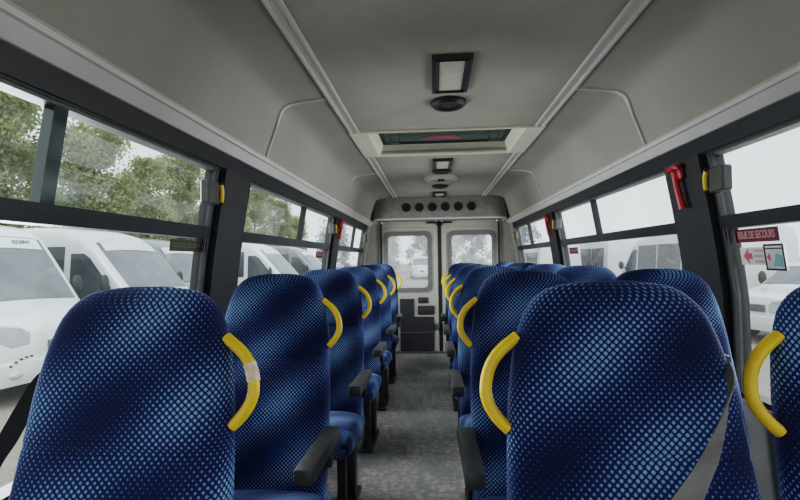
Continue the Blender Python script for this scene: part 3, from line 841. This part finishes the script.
def interp(tb, v):
    if v <= tb[0][0]: return tb[0][1]
    for (a, wa), (b, wb) in zip(tb, tb[1:]):
        if v <= b: return wa+(wb-wa)*(v-a)/(b-a)
    return tb[-1][1]
def vehicle(name, loc, heading, label, cat, kind='daily', paint='vwhite', mirror=True, extra=None, group='vehicles parked outside'):
    """heading: direction of the nose in degrees (0 = +x, 90 = +y); loc = middle of the nose on the ground"""
    r = empty(name, (loc[0], loc[1], GZ), math.radians(heading)+PI/2); tag(r, label, cat, group)
    # local: nose at y=0, rear at +y
    if kind == 'daily':
        Lg, Wd = 5.9, 1.0
        zt = [(0, .98), (.06, 1.08), (.2, 1.16), (.5, 1.25), (.88, 1.38), (1.76, 2.46), (1.95, 2.58), (2.3, 2.68), (2.8, 2.72), (5.6, 2.72), (5.85, 2.66), (5.9, 2.5)]
        ws = (.90, 1.74); belt, wtop = 1.42, 2.2
        wins = [[(1.30, belt), (1.75, 2.0), (1.95, wtop-.05), (2.3, wtop-.05), (2.3, belt)], [(2.45, belt), (2.45, wtop), (3.5, wtop), (3.5, belt)], [(3.6, belt), (3.6, wtop), (4.65, wtop), (4.65, belt)], [(4.75, belt), (4.75, wtop), (5.6, wtop), (5.6, belt)]]
        wheels = (1.0, 4.4); taperk = .10
    elif kind == 'coach':
        Lg, Wd = 7.0, 1.05
        zt = [(0, 1.0), (.05, 1.12), (.18, 1.24), (.36, 1.36), (1.30, 2.40), (1.6, 2.60), (2.0, 2.72), (2.6, 2.78), (6.7, 2.78), (6.95, 2.7), (7.0, 2.55)]
        ws = (.40, 1.34); belt, wtop = 1.40, 2.35
        wins = [[(.80, 1.5), (1.30, 2.1), (1.45, 2.2), (1.75, 2.2), (1.75, 1.2), (.85, 1.2)], [(1.9, belt), (1.9, wtop), (3.3, wtop), (3.3, belt)], [(3.4, belt), (3.4, wtop), (4.9, wtop), (4.9, belt)], [(5.0, belt), (5.0, wtop), (6.6, wtop), (6.6, belt)]]
        wheels = (.95, 5.0); taperk = .09
    elif kind == 'van':
        Lg, Wd = 5.3, .97
        zt = [(0, .92), (.06, 1.02), (.25, 1.12), (.75, 1.24), (.95, 1.32), (1.75, 2.05), (1.95, 2.16), (2.4, 2.2), (5.0, 2.2), (5.25, 2.14), (5.3, 2.0)]
        ws = (.98, 1.70); belt, wtop = 1.30, 1.9
        wins = [[(1.35, belt), (1.75, 1.72), (1.95, wtop), (2.4, wtop), (2.4, belt)], [(2.55, belt), (2.55, wtop), (3.7, wtop), (3.7, belt)], [(3.85, belt), (3.85, wtop), (5.0, wtop), (5.0, belt)]]
        wheels = (.95, 4.1); taperk = .10
    else:  # off-road car
        Lg, Wd = 4.5, .92
        zt = [(0, .85), (.04, 1.0), (.15, 1.06), (.9, 1.14), (1.25, 1.20), (1.85, 1.68), (2.0, 1.75), (2.5, 1.80), (4.2, 1.78), (4.45, 1.70), (4.5, 1.5)]
        ws = (1.30, 1.80); belt, wtop = 1.18, 1.62
        wins = [[(1.65, belt), (2.0, 1.55), (2.1, wtop), (2.65, wtop), (2.65, belt)], [(2.75, belt), (2.75, wtop), (3.5, wtop), (3.5, belt)], [(3.6, belt), (3.6, wtop), (4.25, wtop), (4.3, belt)]]
        wheels = (.85, 3.55); taperk = .16
    sill = .36
    def hw(y):
        f = 1
        if y < .55: f -= .16*(1-y/.55)**2
        if y > Lg-.25: f -= .05*((y-Lg+.25)/.25)**2
        return Wd*f
    def tap(z): return 1 if z < belt-.1 else 1-taperk*(z-belt+.1)/1.25
    def section(y):
        z1 = interp(zt, y); rr = min(.2, (z1-sill)*.22); pts = []
        for i in range(7):
            z = sill+(z1-rr-sill)*i/6; pts.append((hw(y)*tap(z)*(1-.03*(1-i/6)**3), z))
        wt = hw(y)*tap(z1-rr)
        for i in range(1, 6):
            a = PI/2*i/5; pts.append((wt-rr+rr*math.cos(a), z1-rr+rr*math.sin(a)))
        for t in (.66, .33): pts.append(((wt-rr)*t, z1+.035*(1-t*t)))
        half = pts
        return half+[(0, z1+.035)]+[(-x, z) for x, z in reversed(half)]
    ys = sorted(set([round(q, 3) for q in [y for y, _ in zt]+[.02, .1, .3, .42, .6, .75]+[Lg*i/14 for i in range(15)]]))
    mb = MB(); rows = [[(x, y, z) for x, z in section(y)] for y in ys]
    vv = mb.grid(rows); mb.cap(vv[0], True); mb.cap(vv[-1])
    body = mb.build('body', M[paint], r, 40)
    # windscreen patch
    def top(y, t, off=.012):
        z1 = interp(zt, y); rr = min(.2, (z1-sill)*.22); wt = hw(y)*tap(z1-rr)-rr
        e = .01; sl = (interp(zt, y+e)-interp(zt, y-e))/(2*e); nn = Vector((0, -sl, 1)).normalized()
        return Vector((t*(wt+.05), y, z1+.035*(1-min(1, t*t))-(.012 if abs(t) > .95 else 0)))+nn*off
    mb = MB(); mb.grid([[top(ws[0]+(ws[1]-ws[0])*i/8, -1+2*j/12) for j in range(13)] for i in range(9)])
    wsn = mb.build('windscreen', M['vscreen'], r, 60)
    mb = MB(); mb.grid([[top(ws[0]+(ws[1]-ws[0])*(.80+.18*i/3), -.92+1.84*j/12, .020) for j in range(13)] for i in range(4)])
    if kind in ('daily', 'coach'): mb.build('sun_strip', M['vstrip'], wsn, 60)
    else: mb.bm.free()
    # side windows
    for sg in (-1, 1):
        for q in wins:
            mb = MB(); mb.face([(sg*(hw(y)*tap(z)+.012), y, z) for y, z in q]); mb.build('side_window', M['vglass'], r, 0)
    # wheels
    for y in wheels:
        for sg in (-1, 1):
            mb = MB(); mb.ring((sg*(hw(y)-.20), y, .35), .20, .35, sg*.205, 28, 'x'); wl = mb.build('wheel', M['tyre'], r)
            mb = MB(); mb.disc((sg*(hw(y)-.15), y, .35), .205, sg*.12, 24, 'x'); mb.build('hub', M['hub'], wl)
    # nose
    front = -.0
    def nose(x, z, off=.0):
        # y of the body surface at lateral x near the nose
        lo = 0.
        for i in range(60):
            y = i*.012
            if hw(y)*1.0 >= abs(x)+.002 and interp(zt, y) >= z: return y-off
        return .5
    for sg in (-1, 1):
        mb = MB(); ring = []
        zc = 1.0 if kind != 'car' else .86
        hp_ = [(.42, zc-.13), (.40, zc+.02), (.50, zc+.12), (.66, zc+.15), (.80, zc+.17), (.85, zc+.07), (.81, zc-.05), (.64, zc-.15)]
        hp_ = [(x*Wd, z) for x, z in hp_]
        cxx = sum(x for x, z in hp_)/8; czz = sum(z for x, z in hp_)/8
        o_ = [Vector((sg*x, nose(x, z-.02, .01), z)) for x, z in hp_]; 
        i_ = [Vector((sg*(cxx+(x-cxx)*.8), nose(cxx+(x-cxx)*.8, czz, .05), czz+(z-czz)*.8)) for x, z in hp_]
        v2 = mb.grid([o_, i_], close_v=True); mb.cap(v2[1]); mb.build('headlamp', M['lens'], r, 30)
    mb = MB(); mb.box((0, -.005, .80), (.62 if kind == 'car' else .34, .05, .16), .015, 2)
    gr = mb.build('grille', M['grille'], r)
    mb = MB()
    bp = []
    for i in range(15):
        x = Wd*.95*(-1+2*i/14); yy = nose(abs(x), .5, .05); bp.append((x, yy))
    mb.grid([[(x, y+.05, .64) for x, y in bp], [(x, y-.01, .62) for x, y in bp], [(x, y-.02, .48) for x, y in bp], [(x, y+.03, .32) for x, y in bp], [(x, y+.2, .30) for x, y in bp]])
    mb.build('bumper', M[paint], r, 40)
    for sg in (-1, 1):
        mb = MB(); mb.ell((sg*.62*Wd, nose(.62*Wd, .5, .065), .47), (.085, .03, .05)); mb.build('fog_lamp', M['lens'], r)
        if kind == 'daily':
            for i in range(5):
                xx = (.42+.065*i)*Wd; mb = MB(); mb.ell((sg*xx, nose(xx, .5, .06), .70-.006*i*i), (.022, .02, .016), 10, 6); mb.build('air_slot', M['vdark'], r)
        if mirror:
            ym, zm = (wins[0][0][0]+.05, belt+.12)
            mb = MB(); xx = hw(ym)*tap(zm); mb.tube([(sg*(xx-.02), ym, zm-.05), (sg*(xx+.1), ym-.05, zm)], .02, 8)
            mb.ell((sg*(xx+.17), ym-.06, zm+.08), (.10, .06, .17)); mb.build('wing_mirror', M['vdark'], r)
    return r, top, ws

# left side: row of minibuses nose towards our bus
v, top, ws = vehicle('minibus', (-5.7, 6.55), -16, 'white minibus nearest the left front window, facing the bus with a sun strip', 'minibus', 'daily')
# the maker's name reads backwards on the sun strip
p0, p1 = top(ws[0]+(ws[1]-ws[0])*.85, .55, .03), top(ws[0]+(ws[1]-ws[0])*.95, .55, .03)
up = (p1-p0).normalized(); rt = Vector((1, 0, 0)); nn = rt.cross(up)
mm = Matrix((rt, up, nn)).transposed().to_4x4(); mm.translation = (p0+p1)/2+nn*.005
text('windscreen_text', 'IVECO', .095, M['signblack'], v, mm, mirror=True, bold=.002)
vehicle('minibus', (-5.74, 9.87), -4.4, 'white minibus with big curved windscreen, second outside the left windows', 'minibus', 'coach')
vehicle('minibus', (-6.4, 13.7), -4, 'grey dark-windowed minibus half hidden by the left front pillar', 'minibus', 'daily', 'vgrey')
vehicle('minibus', (-5.31, 17.94), -2.6, 'white high-roofed minibus outside the left middle window', 'minibus', 'coach')
vehicle('minibus', (-5.88, 25.2), -5, 'dark minibus behind the white one, left middle window', 'minibus', 'coach', 'vgrey')
vehicle('car', (-5.5, 35.0), -5, 'low white car seen through the left rear window', 'car', 'car')
# right side
vehicle('coach', (8.7, 20.0), 90, 'white coach with dark side windows filling the right middle window', 'coach', 'coach', group='vehicles on the right')
vehicle('coach', (8.6, 28.0), 90, 'white coach parked ahead of the nearer coach, far end of the right middle window', 'coach', 'coach', group='vehicles on the right')
vehicle('off_road_car', (6.9, 10.7), -163, 'white off-road car with grey grille below the exit stickers, right front window', 'car', 'car', group='vehicles on the right')
vehicle('minibus', (13.6, 17.2), -150, 'white minibus behind the off-road car, at the right picture edge', 'minibus', 'daily', group='vehicles on the right')
vehicle('minibus', (5.6, 27.0), 90, 'white minibus farthest back outside the right rear window', 'minibus', 'daily', group='vehicles on the right')
# behind
vehicle('passenger_van', (-1.15, 44.0), -85, 'white van behind the bus seen through the left back door window', 'van', 'van')

# trees
def tree_meshes(seed, H, R, n, leaf, base=.22, lim=2.05):
    rnd = random.Random(seed)
    tr = MB(); tops = []
    tr.tube([(0, 0, 0), (.06, .02, H*.2), (-.05, .05, H*.45), (.05, 0, H*.75)], [.16, .13, .09, .03], 8)
    for k in range(11):
        a = rnd.uniform(0, 2*PI); z = H*rnd.uniform(base, .7); L = R*rnd.uniform(.5, .9)
        e = (L*math.cos(a), L*math.sin(a), z+L*rnd.uniform(.4, .9)); tops.append(e)
        tr.tube([(0, 0, z), (e[0]*.5, e[1]*.5, z+(e[2]-z)*.6), e], [.06, .035, .012], 6)
    lf = MB(); cl = []
    for k in range(46):
        t = rnd.random(); z = H*(base+(1-base)*t)
        rr = R*(1-.85*abs(t-.35)**1.3*1.2)*rnd.uniform(.25, 1)
        a = rnd.uniform(0, 2*PI); cl.append((rr*math.cos(a), rr*math.sin(a), z, R*rnd.uniform(.16, .34)))
    for k in range(n):
        c = rnd.choice(cl)
        d = Vector((rnd.gauss(0, 1), rnd.gauss(0, 1), rnd.gauss(0, .9)))*c[3]*.62
        p = Vector(c[:3])+d
        if p.z > H*1.02 or p.z < .15 or math.hypot(p.x, p.y) > lim*rnd.uniform(.85, 1): continue
        s = leaf*rnd.uniform(.6, 1.4)
        q = Vector((rnd.gauss(0, 1), rnd.gauss(0, 1), rnd.gauss(0, 1))).normalized(); w = q.orthogonal().normalized()
        lf.face([p-q*s, p+w*s*.5, p+q*s, p-w*s*.5])
    return tr.mesh('trunk', M['bark'], 40), lf
TM = []
for i, (sd, H, R, n) in enumerate(((1, 9.3, 2.3, 16000), (2, 8.7, 2.1, 15000), (3, 8.6, 1.9, 14000))):
    a, b = tree_meshes(sd, H, R, n, .10); TM.append((a, b.mesh('crown', M['leaf'], 0)))
a, b = tree_meshes(7, 3.2, 2.0, 6500, .11, .03, 1.9); TM.append((a, b.mesh('crown', M['leafdark'], 0)))
a, b = tree_meshes(9, 8.0, 3.0, 5200, .20, .08, 3.0); TM.append((a, b.mesh('crown', M['leafhaze'], 0)))
def tree(k, x, y, label, s=1, name='tree', cat='tree', group='trees beyond the parked vehicles'):
    r = empty(name, (x, y, GZ), random.uniform(0, 6)); r.scale = (s, s, s); tag(r, label, cat, group)
    ob('trunk', TM[k][0], r); ob('crown', TM[k][1], r); return r
ti = ['first', 'second', 'third', 'fourth', 'fifth', 'sixth', 'seventh', 'eighth', 'ninth', 'tenth', 'eleventh', 'last']
for i in range(12):
    tree(i % 3, -18.3+.4*math.sin(i*2.3), 9.5+4.6*i, ti[i]+' tree from the left in the front row behind the parked minibuses', [1.09, 1.03, 1.15][i % 3]*(1.02, 1.0, 1.02, .97, .95, 1.0, .97, .93, 1.0, .95, .9, .8)[i])
for i in range(7):
    tree((i+1) % 3, -23.8+.3*math.sin(i*1.7), 14.0+5.2*i, ti[i]+' tree from the left in the back row behind the parked minibuses', [1.2, 1.26, 1.18][i % 3]*(.95, .9, .88, .84, .82, .74, .66)[i])
for i, (x, y) in enumerate(((-14.7, 9.0), (-14.8, 12.6), (-14.6, 16.2), (-14.8, 19.8), (-14.7, 23.6), (-14.6, 28), (-14.4, 34), (-14, 41))):
    tree(3, x, y, ['leftmost', 'second', 'third', 'fourth', 'fifth', 'sixth', 'seventh', 'farthest'][i]+' grey-green bush of the hedge behind the parked minibuses on the left', .9, 'bush', 'bush', 'hedge bushes on the left')
for i, (x, y, s) in enumerate(((-13.5, 62, .95), (-7.2, 66, 1.05), (-1.0, 63, 1.0), (5.4, 66, 1.05), (11.8, 63, .95))):
    tree(4, x, y, ['leftmost', 'second from left', 'middle', 'second from right', 'rightmost'][i]+' of the misty trees far behind the back doors', s, group='misty trees behind the bus')

# ------------------------------------------------------------------ light
w = D.worlds.new('overcast'); S.world = w; w.use_nodes = True
nt = w.node_tree; nt.nodes.clear()
ow = nt.nodes.new('ShaderNodeOutputWorld'); bg = nt.nodes.new('ShaderNodeBackground')
tc = nt.nodes.new('ShaderNodeTexCoord'); sx = nt.nodes.new('ShaderNodeSeparateXYZ'); rp = nt.nodes.new('ShaderNodeValToRGB')
nt.links.new(tc.outputs['Generated'], sx.inputs[0]); nt.links.new(sx.outputs[2], rp.inputs[0])
rp.color_ramp.elements[0].position = 0; rp.color_ramp.elements[0].color = (.86, .90, .93, 1)
rp.color_ramp.elements[1].position = .8; rp.color_ramp.elements[1].color = (.80, .87, .96, 1)
nt.links.new(rp.outputs[0], bg.inputs[0]); bg.inputs[1].default_value = 1.1
nt.links.new(bg.outputs[0], ow.inputs[0])
def area(name, loc, rot, sx_, sy_, power, col=(1, 1, 1)):
    l = D.lights.new(name, 'AREA'); l.shape = 'RECTANGLE'; l.size = sx_; l.size_y = sy_; l.energy = power; l.color = col
    o = D.objects.new(name, l); COL.objects.link(o); o.location = loc; o.rotation_euler = rot; return o
area('front_fill_light', (0, -3.6, .5), (math.radians(100), 0, PI), 3.2, 2.2, 170, (1, .98, .95))  # added fill lamp behind the camera, brightens the interior from the front
for sg in (-1, 1):
    # added fill lamps, out of view, brightening the interior through the side windows
    p = Vector((sg*3.3, 3.0, 3.6)); d = Vector((-sg, 0, -.05)).to_track_quat('-Z', 'Y').to_euler()
    area('side_fill_light', p, d, 1.6, 9.0, 450, (.96, .98, 1))
l = D.lights.new('hazy_sun', 'SUN'); l.energy = 1.2; l.angle = math.radians(25); l.color = (1, .97, .92)
o = D.objects.new('hazy_sun', l); COL.objects.link(o); o.rotation_euler = (math.radians(38), math.radians(12), 0)

# ------------------------------------------------------------------ camera
cam = D.cameras.new('camera'); cam.sensor_width = 36; cam.lens = 36*460/800; cam.clip_start = .02; cam.clip_end = 500
co = D.objects.new('camera', cam); COL.objects.link(co)
yaw, pitch, roll = math.radians(4.1), math.radians(1.15), math.radians(-.9)
R = Matrix.Rotation(yaw, 4, 'Z')@Matrix.Rotation(PI/2+pitch, 4, 'X')@Matrix.Rotation(roll, 4, 'Z')
co.matrix_world = Matrix.Translation((CAMX, 0, CAMZ))@R
S.camera = co
S.view_settings.view_transform = 'Filmic'
S.view_settings.look = 'Medium High Contrast'
S.view_settings.exposure = .62
S.cycles.max_bounces = 10; S.cycles.diffuse_bounces = 5; S.cycles.transparent_max_bounces = 16
S.cycles.use_denoising = True
S.cycles.caustics_reflective = False; S.cycles.caustics_refractive = False
